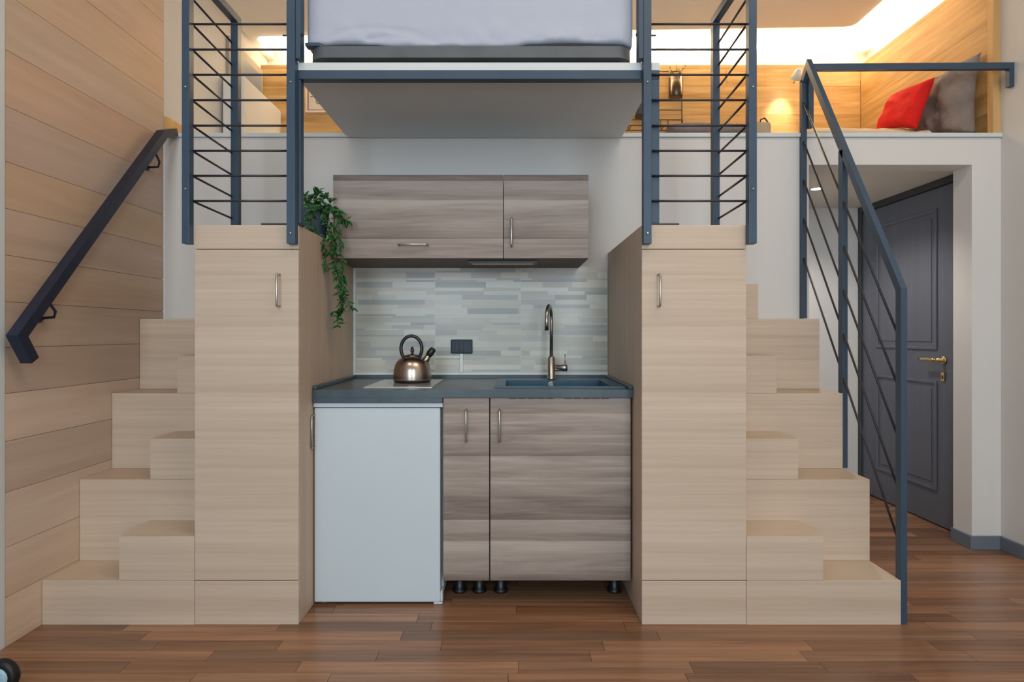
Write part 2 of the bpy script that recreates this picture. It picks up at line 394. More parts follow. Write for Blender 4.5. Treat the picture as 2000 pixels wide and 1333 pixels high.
# skirting
struct('baseboard_right', B(2.398, 2.412, -2.9, 2.898, 0, .066, bev=.003), 'base')
bm = NB(); bx(bm, 2.256, 2.412, DB-.014, DB-.0005, 0, .066, bev=.003); bx(bm, 2.256, 2.2695, DB, 3.035, 0, .066, bev=.003)
struct('baseboard_back', bm, 'base')

# door in the hallway
d = struct('door_1', B(2.353, 2.393, 3.10, 3.95, .008, 1.862), 'door')
d['label'] = 'slate blue two panel door in the hallway with brass handle'
def framed(y0, y1, z0, z1):
    bm = NB()
    for (a, b, c, e) in ((y0, y0+.018, z0, z1), (y1-.018, y1, z0, z1), (y0+.018, y1-.018, z0, z0+.018), (y0+.018, y1-.018, z1-.018, z1)):
        bx(bm, 2.344, 2.3535, a, b, c, e, bev=.004)
    bx(bm, 2.3485, 2.3535, y0+.045, y1-.045, z0+.045, z1-.045, bev=.002)
    return bm
obj('door_panel', framed(3.26, 3.80, .97, 1.75), 'door', d)
obj('door_panel', framed(3.26, 3.80, .19, .80), 'door', d)
bm = NB(); bx(bm, 2.34, 2.394, 3.04, 3.096, 0, 1.904); bx(bm, 2.34, 2.394, 3.096, 3.985, 1.866, 1.904); bx(bm, 2.34, 2.394, 3.953, 3.985, 0, 1.866)
obj('door_frame', bm, 'doorframe', d)
hz, hy = .915, 3.215
RX = Matrix.Rotation(PI/2, 4, 'Y')
def lathe_at(prof, loc, rotm, n=24, bm=None):
    bm = bm or NB(); return lathe(bm, prof, n=n, mat=Matrix.Translation(loc) @ rotm)
bm = lathe_at([(.024, 0), (.024, .006), (.018, .009), (.01, .012), (.009, .045)], (2.353, hy, hz), Matrix.Rotation(-PI/2, 4, 'Y'))
tube(bm, [(2.310, hy, hz), (2.305, hy+.02, hz+.002), (2.305, hy+.06, hz+.006), (2.305, hy+.10, hz+.003), (2.307, hy+.13, hz+.004)], [.009, .010, .0085, .0095, .006])
h = obj('door_handle', bm, 'brass', d); h['label'] = 'brass lever handle'
bm = B(2.346, 2.3529, hy-.013, hy+.013, .80, .85, bev=.003)
h = obj('keyhole_plate', bm, 'brass', d); h['label'] = 'brass keyhole plate'
obj('keyhole', B(2.3440, 2.3458, hy-.004, hy+.004, .812, .832), 'black', h if False else d)

# hallway downlight
t = thing('ceiling_downlight', 'small round glowing spotlight in the hallway ceiling', 'light', (1.777, 3.44, 1.90))
obj('rim', lathe(NB(), [(.04, -.004), (.04, 0), (.028, .0), (.028, -.004)], (1.777, 3.44, 1.9045), cap=False), 'board', t)
obj('bulb', lathe(NB(), [(.027, -.003), (.027, -.0005)], (1.777, 3.44, 1.9045)), 'bulbcool', t)
l = bpy.data.lights.new('downlight', 'SPOT'); l.energy = 26; l.spot_size = 2.4; l.spot_blend = .6; l.color = (1, .92, .84); l.shadow_soft_size = .04
o = bpy.data.objects.new('downlight', l); COL.objects.link(o); o.location = (1.777, 3.44, 1.893)

# ------------------------------------------------------------------ tiled splashback
bm = NB(); cl = bm.loops.layers.float_color.new('tone')
def quad(x0, x1, z0, z1, y, c):
    vs = [bm.verts.new(v) for v in ((x0, y, z0), (x1, y, z0), (x1, y, z1), (x0, y, z1))]
    f = bm.faces.new(vs)
    for l in f.loops: l[cl] = (*c[:3], 1)
    return f
TX = [-.757, (850-CX)/397, (1017-CX)/397, .4765]; TZ0, TZ1 = .872, 1.388
rr = random.Random(3); rows = []; z = TZ0+.002
while z < TZ1-.012:
    hgt = rr.choice((.007, .009, .012, .018, .024, .028)); rows.append((z, min(z+hgt, TZ1-.001))); z += hgt
pal = [hexc(h) for h in ('D3D3CD', 'C6C6C2', 'CFCBC3', 'B4B5B5', 'C0BCB5', 'D8D8D3', 'AAACAD', 'CBC7C1', 'D6D3CC')]
yT = DB-.008
for ti in range(3):
    a0, a1 = TX[ti]+.0012, TX[ti+1]-.0012
    rr2 = random.Random(11)
    for z0, z1 in rows:
        x = a0-rr2.uniform(0, .2)+(.0 if ti == 0 else rr2.uniform(-.0, .0)); sh = ti*.07
        x -= sh
        while x < a1:
            ln = rr2.uniform(.10, .36); c = rr2.choice(pal); v = rr2.uniform(.93, 1.07)
            b0, b1 = max(a0, x), min(a1, x+ln)
            if b1-b0 > .001: quad(b0, b1, z0, z1, yT, [c[0]*v, c[1]*v, c[2]*v*.93])
            x += ln
quad(TX[0]-.001, TX[3]+.0, TZ0, TZ1, yT+.001, hexc('DDE0DE'))
for (a, b, c, e) in ((TX[0]-.001, TX[3], TZ0, TZ1),):
    for q in (((a, yT+.001, c), (a, DB-.0005, c), (a, DB-.0005, e), (a, yT+.001, e)), ((a, yT+.001, e), (b, yT+.001, e), (b, DB-.0005, e), (a, DB-.0005, e))):
        f = bm.faces.new([bm.verts.new(v) for v in q])
        for l in f.loops: l[cl] = hexc('C8CCCA')
o = obj('tile_splashback', bm, 'tile'); tag(o, 'grey strip patterned tile splashback between worktop and wall cupboards', 'splashback')
bm = NB(); bx(bm, -.7705, .4765, DB-.012, DB-.0005, .856, .8705, bev=.001)
o = obj('edging_strip', bm, 'edging'); tag(o, 'white horizontal edging strip between the tiles and the worktop upstand', 'trim')
o = obj('edging_strip', B(-.7705, TX[0]-.002, DB-.012, DB-.0005, .8715, TZ1-.007, bev=.001), 'edging'); tag(o, 'white vertical edging strip at the left end of the tiles', 'trim')

# ------------------------------------------------------------------ stairs
FR = [DF, 2.34, 2.53, 2.72, 2.9105]
def stair(name, label, x0, x1, hx0, hx1, hl):
    t = thing(name, label, 'staircase', ((x0+x1)/2, 2.5, 0))
    g = .0006
    for k in range(4):
        n = 2*k+1
        obj('step', B(x0+g, x1-g, FR[k], 2.911, max(0, (n-2)*R)+(g if k else 0), n*R, bev=.0012), 'oak', t)
        obj('step', B(hx0+g, hx1-g, FR[k]+.0, FR[k+1]-g, n*R+g, (n+1)*R, bev=.0012), 'oak', t)
    return t
st = stair('alternating_stair', 'pale wood staircase with staggered half steps on the left, against the boarded wall', XL+.001, -1.1495, -1.425, -1.1495, 1)
st2 = stair('alternating_stair', 'pale wood staircase with staggered half steps on the right, beside the slanted railing', .8585, 1.421, .8585, 1.139, 0)

# ------------------------------------------------------------------ handles, cupboards
def bar_handle(parent, x, y, z, ln, vertical=True, nm='handle', r=.0042, so=.028):
    bm = NB(); h2 = ln/2
    pts = []
    def q(a, b): return (x, y-b, z+a) if vertical else (x+a, y-b, z)
    pts = [q(-h2, 0), q(-h2, so*.75), q(-h2+.002, so*.94), q(-h2+.006, so), q(h2-.006, so), q(h2-.002, so*.94), q(h2, so*.75), q(h2, 0)]
    up = tube(bm, pts, r, 12)
    o = obj(nm, bm, 'chrome', parent); o['label'] = 'brushed steel bow handle'
    return o
def tall(x0, x1, label, hx):
    t = thing('tall_cupboard', label, 'cupboard', ((x0+x1)/2, 2.5, 0))
    g = .0012
    body = NB(); bx(body, x0+.0003, x1-.0003, DF+.019, 2.911, 0, ZT, bev=.001)
    obj('body', body, 'oak_side', t)
    d = obj('door', B(x0, x1, DF, DF+.0185, R+g, 1.367-g, bev=.002), 'oak', t)
    obj('plinth_panel', B(x0, x1, DF, DF+.0185, .0005, R-g, bev=.002), 'oak', t)
    obj('top_panel', B(x0, x1, DF, DF+.0185, 1.367+g, ZT, bev=.002), 'oak', t)
    bar_handle(d, hx, DF, 1.06-(568-CY)/537, .115)
tall(-1.149, -.771, 'tall pale wood cupboard left of the fridge, carrying the trailing plant', (552-CX)/530)
tall(.478, .858, 'tall pale wood cupboard right of the sink, beside the right staircase', (1282-CX)/530)

# wall cupboards
DW = 2.53
def wallcup(x0, x1, label, hx, hz, vert, ln):
    t = thing('wall_cupboard', label, 'cupboard', ((x0+x1)/2, 2.7, 1.382))
    obj('body', B(x0+.0005, x1-.0005, DW+.019, DB-.0005, 1.382, 1.7405, bev=.001), 'carcass', t)
    d = obj('door', B(x0+.001, x1-.001, DW, DW+.0185, 1.383, 1.7395, bev=.001), 'drift', t)
    bar_handle(d, hx, DW, hz, ln, vert)
wallcup((650-CX)/457, (983-CX)/457, 'wide grey wood wall cupboard with a horizontal handle, above the kettle', (811-CX)/450, 1.06-(482-CY)/450, False, .122)
wallcup((983.5-CX)/457, (1150-CX)/457, 'narrower grey wood wall cupboard with a vertical handle, above the tap', (999-CX)/450, 1.06-(458-CY)/450, True, .118)
t = thing('under_cupboard_light', 'slim steel light bar fixed beneath the wall cupboards', 'light', (-.035, 2.62, 1.367))
obj('housing', B(-.187, .118, 2.60, 2.68, 1.3705, 1.381, bev=.003), 'bedbase', t)
obj('diffuser', B(-.17, .10, 2.615, 2.665, 1.3690, 1.3703, bev=.0002), 'paper', t)

# fridge
t = thing('refrigerator', 'small white under-counter fridge left of the base cupboards', 'fridge', (-.516, 2.6, 0))
fx0, fx1 = -.7665, -.2665
obj('body', B(fx0, fx1, DK+.052, 2.86, .022, .765, bev=.004), 'fridge', t)
dd = obj('door', B(fx0, fx1-.008, DK, DK+.05, .010, .770, bev=.005), 'fridge', t)
obj('top', B(fx0-.001, fx1+.002, DK-.006, 2.87, .7725, .789, bev=.002), 'fridge', t)
for x in (fx0+.03, fx1-.02):
    for y in (DK+.03, 2.80):
        obj('foot', lathe(NB(), [(.012, 0), (.014, .004), (.008, .008), (.008, .0215 if y > 2.5 else .0098)], (x, y, 0), 16), 'base', t)
obj('hinge', B(fx1-.034, fx1, DK+.002, DK+.05, .0015, .0098, bev=.001), 'fridge', t)
obj('side_hinge', B(fx1-.0075, fx1+.0005, DK+.004, DK+.05, .012, .05, bev=.001), 'fridge', t)
bm = NB(); 
tube(bm, [(fx0+.002, DK, .742), (fx0-.0005, DK-.024, .742), (fx0-.0005, DK-.028, .736), (fx0-.0005, DK-.028, .622), (fx0-.0005, DK-.024, .616), (fx0+.002, DK, .616)], .0035, 10)
o = obj('handle', bm, 'chrome', dd); o['label'] = 'steel bow handle'

# base cupboards
def basecup(x0, x1, label, hx, legs):
    t = thing('base_cupboard', label, 'cupboard', ((x0+x1)/2, 2.6, 0))
    bm = NB(); a, b, c, e = x0+.0008, x1-.0008, DK+.019, 2.87
    bx(bm, a, a+.016, c, e, .095, .803); bx(bm, b-.016, b, c, e, .095, .803); bx(bm, a+.016, b-.016, c, e, .095, .111); bx(bm, a+.016, b-.016, e-.01, e, .111, .803); bx(bm, a+.016, b-.016, c, c+.06, .787, .803)
    obj('body', bm, 'carcass', t)
    d = obj('door', B(x0+.0012, x1-.0012, DK, DK+.0185, .0945, .808, bev=.0012), 'drift', t)
    bar_handle(d, hx, DK, 1.06-(829-CY)/494, .122)
    for x in legs:
        for y in (2.44, 2.80):
            obj('leg', lathe(NB(), [(.030, 0), (.030, .008), (.021, .014), (.019, .075), (.024, .085), (.024, .0945)], (x, y, 0), 20), 'black', t)
basecup(-.2635, -.082, 'narrow grey wood base cupboard between the fridge and the sink cupboard', (912-CX)/494, (-.209, -.128))
basecup(-.080, .4705, 'wide grey wood base cupboard under the sink', (976-CX)/494, (-.040, .428))

# worktop with sink cut-out
ZC = .842
t = thing('worktop', 'dark slate coloured kitchen worktop with raised edges', 'worktop', (-.15, 2.6, .79))
sx0, sx1, sy0, sy1 = -.052, .452, 2.375, 2.79
bm = NB(); x0, x1, y0, y1 = -.7695, .4765, 2.298, 2.895
z0 = .8105
bx(bm, x0, sx0, y0, y1, z0, ZC); bx(bm, sx1, x1, y0, y1, z0, ZC); bx(bm, sx0, sx1, y0, sy0, z0, ZC); bx(bm, sx0, sx1, sy1, y1, z0, ZC)
bmesh.ops.remove_doubles(bm, verts=bm.verts, dist=.0001)
obj('top_slab', bm, 'counter', t)
obj('front_edge', B(x0, -.2645, y0, y0+.03, .791, z0-.0003, bev=.001), 'counter', t)
bm = NB(); bx(bm, x0, x1, y1+.0003, DB-.013, ZC-.03, ZC+.016, bev=.003)
bx(bm, x0, x0+.014, y0+.003, y1, ZC+.0003, ZC+.016, bev=.003); bx(bm, x1-.014, x1, y0+.003, y1, ZC+.0003, ZC+.016, bev=.003)
obj('upstand', bm, 'counter', t)
for i in range(11):
    if i != 5: obj('vent_slot', B(-.005+i*.036, .023+i*.036, y0-.0006, y0+.01, .8080, .8102), 'dark', t)

# sink
t = thing('kitchen_sink', 'dark blue composite sink set into the worktop', 'sink', (.2, 2.58, .68))
bm = NB()
def ring(bm, a, b, zt):   # flat rim between outer a and inner b rectangles
    bx(bm, a[0], b[0], a[2], a[3], ZC+.0004, zt); bx(bm, b[1], a[1], a[2], a[3], ZC+.0004, zt)
    bx(bm, b[0], b[1], a[2], b[2], ZC+.0004, zt); bx(bm, b[0], b[1], b[3], a[3], ZC+.0004, zt)
ring(bm, (-.064, .460, 2.362, 2.80), (-.020, .405, 2.395, 2.70), ZC+.006)
obj('rim', bm, 'sink', t)
bm = NB(); a = (-.020, .405, 2.395, 2.70); zb, w = .69, .004
bx(bm, a[0]-w, a[0], a[2]-w, a[3]+w, zb, ZC+.0003); bx(bm, a[1], a[1]+w, a[2]-w, a[3]+w, zb, ZC+.0003)
bx(bm, a[0], a[1], a[2]-w, a[2], zb, ZC+.0003); bx(bm, a[0], a[1], a[3], a[3]+w, zb, ZC+.0003); bx(bm, a[0]-w, a[1]+w, a[2]-w, a[3]+w, zb-w, zb)
obj('basin', bm, 'sink', t)
obj('overflow', lathe_at([(.016, 0), (.016, .003), (.010, .004), (.009, .001)], (.186, 2.6995, .826), Matrix.Rotation(PI/2, 4, 'X')), 'chrome', t)
obj('drain', lathe(NB(), [(.03, 0), (.03, .003), (.02, .002)], (.19, 2.55, zb+.0002)), 'chrome', t)

# tap
t = thing('kitchen_tap', 'tall brushed steel swan neck tap behind the sink', 'tap', (.19, 2.755, ZC+.0065))
tz = ZC+.0065; tx, ty = .19, 2.752
obj('body', lathe(NB(), [(.021, 0), (.021, .004), (.0175, .006), (.0175, .098), (.012, .106)], (tx, ty, tz), 28), 'chrome', t)
pts = [(tx, ty, tz+.10), (tx, ty, tz+.27)]
for k in range(1, 13):
    a = PI*k/12; rr_ = .068
    yy = ty-rr_+rr_*math.cos(a); pts.append((tx-(rr_-rr_*math.cos(a))*.22, yy, tz+.27+rr_*math.sin(a)))
pts.append((pts[-1][0], pts[-1][1], tz+.225))
obj('spout', tube(NB(), pts, [.0085]*(len(pts)-2)+[.0085, .0095], 16), 'chrome', t)
lm = obj('lever_body', lathe_at([(.015, .016), (.015, .05), (.0165, .052), (.0165, .072), (.014, .074)], (tx, ty, tz+.052), Matrix.Rotation(PI/2, 4, 'Y')), 'chrome', t)
obj('lever', tube(NB(), [(tx+.064, ty, tz+.066), (tx+.064, ty+.004, tz+.115)], .0025), 'chrome', t)

# hob and kettle
t = thing('induction_hob', 'pale square glass hob set on the worktop under the kettle', 'hob', (-.45, 2.55, ZC))
obj('glass', B(-.587, -.315, 2.37, 2.76, ZC+.0003, ZC+.0045, bev=.001), 'hob', t)
obj('edge_frame', B(-.589, -.313, 2.368, 2.762, ZC+.0002, ZC+.0022, bev=.0005), 'chrome', t)
kx, ky, kz = -.431, 2.60, ZC+.0048
t = thing('kettle', 'brushed steel whistling kettle with black handle on the hob', 'kettle', (kx, ky, kz))
prof = [(.070, 0), (.079, .002), (.0815, .006), (.0815, .010)]
obj('base', lathe(NB(), prof, (kx, ky, kz), 48), 'black', t)
prof = [(.0825, .0102), (.083, .014), (.0828, .035), (.081, .055), (.0765, .073), (.069, .089), (.057, .102), (.041, .1105), (.030, .1132)]
obj('body', lathe(NB(), prof, (kx, ky, kz), 64), 'kettle', t)
lid = obj('lid', lathe(NB(), [(.034, .1135), (.033, .117), (.020, .122), (.006, .124), (.0055, .128)], (kx, ky, kz), 40), 'kettle', t)
obj('knob', lathe(NB(), [(.006, .1285), (.0085, .136), (.0065, .150), (.002, .156)], (kx, ky, kz), 20), 'black', lid)
pts = []
for k in range(0, 21):
    a = math.radians(-50+k*(280/20)); pts.append((kx+.046*math.cos(a)-.004, ky, kz+.147+.050*math.sin(a)*1.12))
obj('handle', tube(NB(), pts, .0075, 14), 'black', t)
o = obj('spout', tube(NB(), [(kx+.046, ky, kz+.078), (kx+.064, ky, kz+.104), (kx+.072, ky, kz+.118)], [.019, .014, .0125], 20), 'kettle', t)
o = obj('whistle', tube(NB(), [(kx+.071, ky, kz+.1165), (kx+.078, ky, kz+.127), (kx+.091, ky, kz+.144), (kx+.094, ky, kz+.149)], [.0135, .0155, .0145, .008], 18), 'black', t)

# wall socket
t = thing('wall_socket', 'dark blue triple wall socket on the tiles between kettle and tap', 'socket', (-.24, DB, .96))
sxa, sxb, sza, szb = -.292, -.186, .962, 1.031; sy = yT-.001
obj('plate', B(sxa, sxb, sy-.012, sy, sza, szb, bev=.005), 'socket', t)
for i in range(3):
    x = sxa+.022+i*.0215; obj('key', B(x, x+.0195, sy-.0155, sy-.0122, sza+.013, szb-.013, bev=.001), 'socket_hi', t)
o = obj('cable_cover', B(-.247, -.232, sy-.010, sy+.0005, .8715, .9615, bev=.001), 'edging'); tag(o, 'white cable cover running from the socket down to the worktop', 'cable cover')

# ------------------------------------------------------------------ steel railings
def post(parent, x0, x1, y0, y1, z0, z1, m='steel_paint', nm='post'):
    return obj(nm, B(x0, x1, y0, y1, z0, z1, bev=.0015), m, parent)
PY0, PY1 = 2.1195, 2.1520
def rod(parent, a, b, r=.0042, nm='rail_bar'): return obj(nm, tube(NB(), [a, b], r, 8), 'rod', parent)
zb_ = [1.06-(p-CY)/541 for p in (-56, -6, 44, 94, 143.5, 193.5, 243.5, 293, 342, 391.5)]
ZTOP = 2.392
def cage(label, xo0, xo1, xi0, xi1, xr0, xr1, sgn, m):
    """front posts at xo (outer) and xi (inner), a rear post at xr standing on the cupboard, joined by top rails and thin bars"""
    t = thing('guard_railing', label, 'railing', ((xo0+xi1)/2, 2.3, 1.38))
    post(t, xo0, xo1, PY0, PY1, 1.383, ZTOP-.0305, m); post(t, xi0, xi1, PY0, PY1, 1.383, ZTOP-.0305, m)
    post(t, xr0, xr1, 2.470, 2.503, ZT+.0005, ZTOP-.0305, m)
    a, b = min(xo0, xi0), max(xo1, xi1)
    bm = NB(); bx(bm, a, b, PY0, PY1, ZTOP-.03, ZTOP, bev=.0015)
    bx(bm, xr0, xr1, PY1, 2.503, ZTOP-.03, ZTOP, bev=.0015); obj('top_rail', bm, m, t)
    for z in zb_:
        lo, hi = (xo1, xi0) if sgn < 0 else (xi1, xo0)
        rod(t, (lo-.003, PY1-.004, z), (hi+.003, PY1-.004, z))
        xm = (xo1-.004) if sgn < 0 else (xo0+.004)
        xq = (xr0+.004) if sgn < 0 else (xr1-.004)
        rod(t, (xm, PY1-.012, z+.0), (xq, 2.472, z+.0))
    for x, z in (((xo0+xo1)/2, 1.944), ((xo0+xo1)/2, 1.578), ((xi0+xi1)/2, 1.962), ((xi0+xi1)/2, 1.420)):
        obj('bolt', lathe_at([(.0045, 0), (.0045, .002), (.002, .0035)], (x, PY0-.0003, z), Matrix.Rotation(PI/2, 4, 'X'), 12), 'chrome', t)
    return t
cg = cage('dark blue guard railing with thin bars above the left tall cupboard', -1.1775, -1.151, -.8025, -.772, -1.168, -1.138, -1, 'steel_paint')
cg2 = cage('dark blue guard railing with thin bars above the right tall cupboard', .8545, .883, .477, .5055, .846, .874, 1, 'steel_paint')

# bed platform
t = thing('bed_platform', 'white board platform on a dark blue steel beam above the kitchen', 'platform', (-.13, 2.5, ZT))
bm = NB(); prism(bm, [(-.798, 2.1535), (.5435, 2.1535), (.5435, 2.895), (.50, 2.8975), (-.74, 2.8975), (-.785, 2.885), (-.798, 2.86)], 2.0195, 2.047)
obj('board', bm, 'board', t)
obj('beam', B(-.797, .5425, 2.1535, 2.190, 1.988, 2.019, bev=.0015), 'steel_paint', t)
for x0, x1, fx in ((-.797, -.764, -.909), (.509, .5425, .615)):
    lg = obj('leg', B(x0, x1, 2.1555, 2.189, ZT+.008, 1.9875, bev=.0015), 'steel_paint', t)
    obj('foot_plate', B(min(fx, x0), max(fx, x1), 2.156, 2.20, ZT+.0005, ZT+.0075, bev=.001), 'rod', lg)
for x0, x1 in ((-.7705, -.7535), (.4595, .4765)):
    obj('upright', B(x0, x1, 2.1205, 2.165, 2.0475, 2.62, bev=.0015), 'steel_paint', t)
for x0, x1 in ((-.7510, -.7460), (.4520, .4570)):
    obj('fixing_pin', B(x0, x1, 2.13, 2.14, 2.135, 2.143), 'rod', t)
for x0, x1 in ((-.822, -.8028), (.5058, .525)):
    obj('locking_pin', tube(NB(), [(x0, 2.137, 2.137), (x1, 2.137, 2.137)], .003, 10), 'rod', t)
# bed
tp = t
t = thing('metal_bed', 'grey metal bed base on the white platform under the mattress', 'bed', (-.14, 3.0, ZL+.005))
bm = NB(); n = 10; poly = []
x0, x1, y0, y1, rc = -.742, .449, 2.168, 3.95, .06
for cx, cy, a0 in ((x1-rc, y0+rc, -90), (x1-rc, y1-rc, 0), (x0+rc, y1-rc, 90), (x0+rc, y0+rc, 180)):
    for k in range(n+1):
        a = math.radians(a0+90*k/n); poly.append((cx+rc*math.cos(a), cy+rc*math.sin(a)))
prism(bm, poly, 2.072, 2.114); obj('band', bm, 'bedbase', t)
for (a, b, c, e) in ((-.62, -.52, 2.2, 2.3), (-.17, -.12, 2.2, 2.3), (.32, .40, 2.2, 2.3), (-.62, -.52, 3.6, 3.7), (.32, .40, 3.6, 3.7)):
    obj('foot', B(a, b, c, e, 2.0475, 2.0718, bev=.002), 'rod', t)
bm = NB(); prism(bm, [(-.752, 2.166), (-.700, 2.1665), (-.690, 2.174), (-.735, 2.20), (-.752, 2.20)], 2.1145, 2.126)
obj('corner_bracket', bm, 'steel_paint', tp)
# mattress: one closed surface, wavy lower hem at the front, folds pressed into it
import bisect
hem = [(-.760, 2.122), (-.60, 2.128), (-.50, 2.126), (-.42, 2.116), (-.37, 2.1165), (-.27, 2.119), (-.10, 2.1165), (.0, 2.118), (.08, 2.13), (.20, 2.134), (.40, 2.130), (.462, 2.126)]
def lerp(tab, x):
    for (a, va), (b, vb) in zip(tab, tab[1:]):
        if x <= b: s = max(0, (x-a)/(b-a)); s = s*s*(3-2*s); return va+(vb-va)*s
    return tab[-1][1]
bm = NB(); nx = 90; prof = []
zt, yf, yb_, rt = 2.36, 2.172, 3.95, .05
cols = []
for i in range(nx+1):
    x = -.7505+(.4515+.7505)*i/nx; e = min(i, nx-i)/nx
    zl = lerp(hem, x); ring_ = []
    inset = .02*max(0, 1-e*22)**2
    L_ = [(yf+.012+inset, zl-.001), (yf+.002+inset, zl+.004)]
    for k in range(1, 22): L_.append((yf+inset, zl+.004+(zt-rt-zl-.004)*k/21))
    for k in range(1, 7): a = PI/2*k/6; L_.append((yf+inset+rt-rt*math.cos(a), zt-rt+rt*math.sin(a)-inset))
    for k in range(1, 12): L_.append((yf+rt+(yb_-yf-rt)*k/11, zt-inset))
    L_.append((yb_, 2.1165)); 
    for j, (yy, zz_) in enumerate(L_):
        dy = 0
        if 1 < j < 24:
            v = (zz_-zl)/(zt-zl); amp = .010*math.exp(-v*5)
            dy = -1.5*amp*(noise.noise((x*9, zz_*16, 2))+.6*noise.noise((x*22+zz_*14, zz_*18, 5)))
            # two curved folds at the lower left, fan folds at the lower right
            for cx_, rx, rz in ((-.47, .20, .060), (-.40, .13, .035)):
                q = ((x-cx_)/rx)**2+((zz_-zl)/rz)**2
                if x < cx_+.16: dy += .006*math.exp(-((q-1)/.20)**2)
            for k2 in range(5):
                xx = .10+k2*.055+(zz_-zl)*(.9-k2*.2); dy += .006*math.exp(-((x-xx)/.007)**2)*max(0, 1-v*3)
        ring_.append(bm.verts.new((x, max(yy+dy, 2.1665), zz_)))
    cols.append(ring_)
for a, b in zip(cols, cols[1:]):
    for k in range(len(a)-1): f = bm.faces.new((a[k], b[k], b[k+1], a[k+1])); f.smooth = True
    f = bm.faces.new((a[-1], b[-1], b[0], a[0]))
bm.faces.new(cols[0]); bm.faces.new(cols[-1][::-1])
bmesh.ops.recalc_face_normals(bm, faces=bm.faces)
o = obj('mattress', bm, 'sheet'); tag(o, 'white sheeted mattress on the bed base above the kitchen', 'mattress')

# right slanted railing
t = thing('stair_railing', 'slanted dark grey metal railing on the outer side of the right staircase', 'railing', (1.43, 2.5, 0))
rx0, rx1 = 1.4215, 1.4445
ph = lambda y: 1.222+(y-2.170)*1.68
for y0, y1, z0 in ((DF+.002, DF+.032, 0.0), (2.535, 2.567, .483), (2.884, 2.911, 1.135)):
    zt_ = 1.1848 if z0 == 0 else (2.300 if z0 > 1 else ph((y0+y1)/2)-.012)
    obj('post', B(rx0, rx1, y0, y1, z0+.0005, zt_), 'rail_paint', t)
    if z0 > 0: pass
bm = NB(); rxm = (rx0+rx1)/2
beam(bm, [(rxm, 2.170, 1.185), (rxm, 2.170, 1.222), (rxm, 2.842, 2.352), (rxm, 2.895, 2.290)], rx1-rx0, .030)
obj('handrail', bm, 'rail_paint', t)
for k in range(5):
    dz = .197+k*.189
    rod(t, (rxm-.004, 2.165, 1.225-dz-.0), (rxm-.004, 2.885, 2.382-dz), .0045)
bm = NB(); beam(bm, [(1.425, 2.8995, 2.342), (2.411, 2.8575, 2.342)] if False else [(1.4452, 2.875, 2.352), (2.4125, 2.845, 2.345)], .024, .030, side=Vector((0, 1, 0)))
bx(bm, 2.388, 2.412, 2.833, 2.857, 2.245, 2.336)
obj('level_handrail', bm, 'rail_paint', t)
obj('loft_bracket', B(1.4452, 1.470, 2.866, 2.898, 2.06, 2.335, bev=.004), 'rail_paint', t)

# left wall handrail
t = thing('wall_handrail', 'dark sloping handrail fixed to the boarded wall on the left', 'handrail', (XL, 2.4, 1.0))
hx = -1.647
pts = [P(56, 700, 1.985), P(42, 660, 1.985), P(308, 275, 2.78), P(334, 262, 2.89)]
pts = [Vector((hx, 2.028, .968)), Vector((hx, 1.976, 1.052)), Vector((hx, 2.80, 2.005)), Vector((hx, 2.895, 2.045))]
obj('rail', beam(NB(), pts, .040, .036), 'handrail', t)
for yv, zv in ((2.105, 1.175), (2.74, 1.90)):
    bm = tube(NB(), [(hx, yv+.008, zv-.004), (hx+.002, yv+.035, zv-.035), (hx-.01, yv+.045, zv-.055), (hx-.05, yv+.035, zv-.060)], .005, 10)
    lathe(bm, [(.016, 0), (.016, .004), (.006, .006)], n=20, mat=Matrix.Translation((XL+.0005, yv+.035, zv-.060)) @ Matrix.Rotation(PI/2, 4, 'Y'))
    obj('bracket', bm, 'handrail', t)

# ------------------------------------------------------------------ plants
def leaf(bm, p, d, up, ln, w):
    d = d.normalized(); s = d.cross(up).normalized(); n = s.cross(d).normalized()
    prof = [(0, 0), (.25, .8), (.5, 1), (.75, .65), (1, 0)]
    mid = [bm.verts.new(p+d*ln*a-n*ln*.22*a*a) for a, b in prof]
    lf = [bm.verts.new(p+d*ln*a+s*w*b*.5+n*w*.18*b-n*ln*.22*a*a) for a, b in prof[1:-1]]
    rt_ = [bm.verts.new(p+d*ln*a-s*w*b*.5+n*w*.18*b-n*ln*.22*a*a) for a, b in prof[1:-1]]
    for side in (lf, rt_):
        c = [mid[0]]+side+[mid[-1]]
        for k in range(4):
            vs = [mid[k], mid[k+1], c[k+1], c[k]]; u = []
            for v in vs:
                if v not in u: u.append(v)
            if len(u) > 2: f = bm.faces.new(u); f.smooth = True
def curve(pts, n):
    out = []
    for i in range(len(pts)-1):
        p0, p1, p2, p3 = pts[max(i-1, 0)], pts[i], pts[i+1], pts[min(i+2, len(pts)-1)]
        for k in range(n):
            s = k/n; out.append(.5*((2*p1)+(p2-p0)*s+(2*p0-5*p1+4*p2-p3)*s*s+(3*p1-p0-3*p2+p3)*s**3))
    return out+[pts[-1]]
pr = random.Random(5)
px_, py_, pz_ = -.862, 2.60, ZT+.0008
t = thing('trailing_plant', 'green trailing plant in a grey blue pot on the left tall cupboard', 'plant', (px_, py_, pz_))
p = obj('pot', lathe(NB(), [(.044, 0), (.047, .004), (.066, .150), (.067, .160), (.061, .160), (.058, .140)], (px_, py_, pz_), 40), 'pot', t)
obj('soil', lathe(NB(), [(.0575, .134), (.0575, .1385), (.01, .141)], (px_, py_, pz_), 24), 'soil', t)
bms, bml = NB(), NB()
V = Vector
C0 = V((px_, py_, pz_+.142))
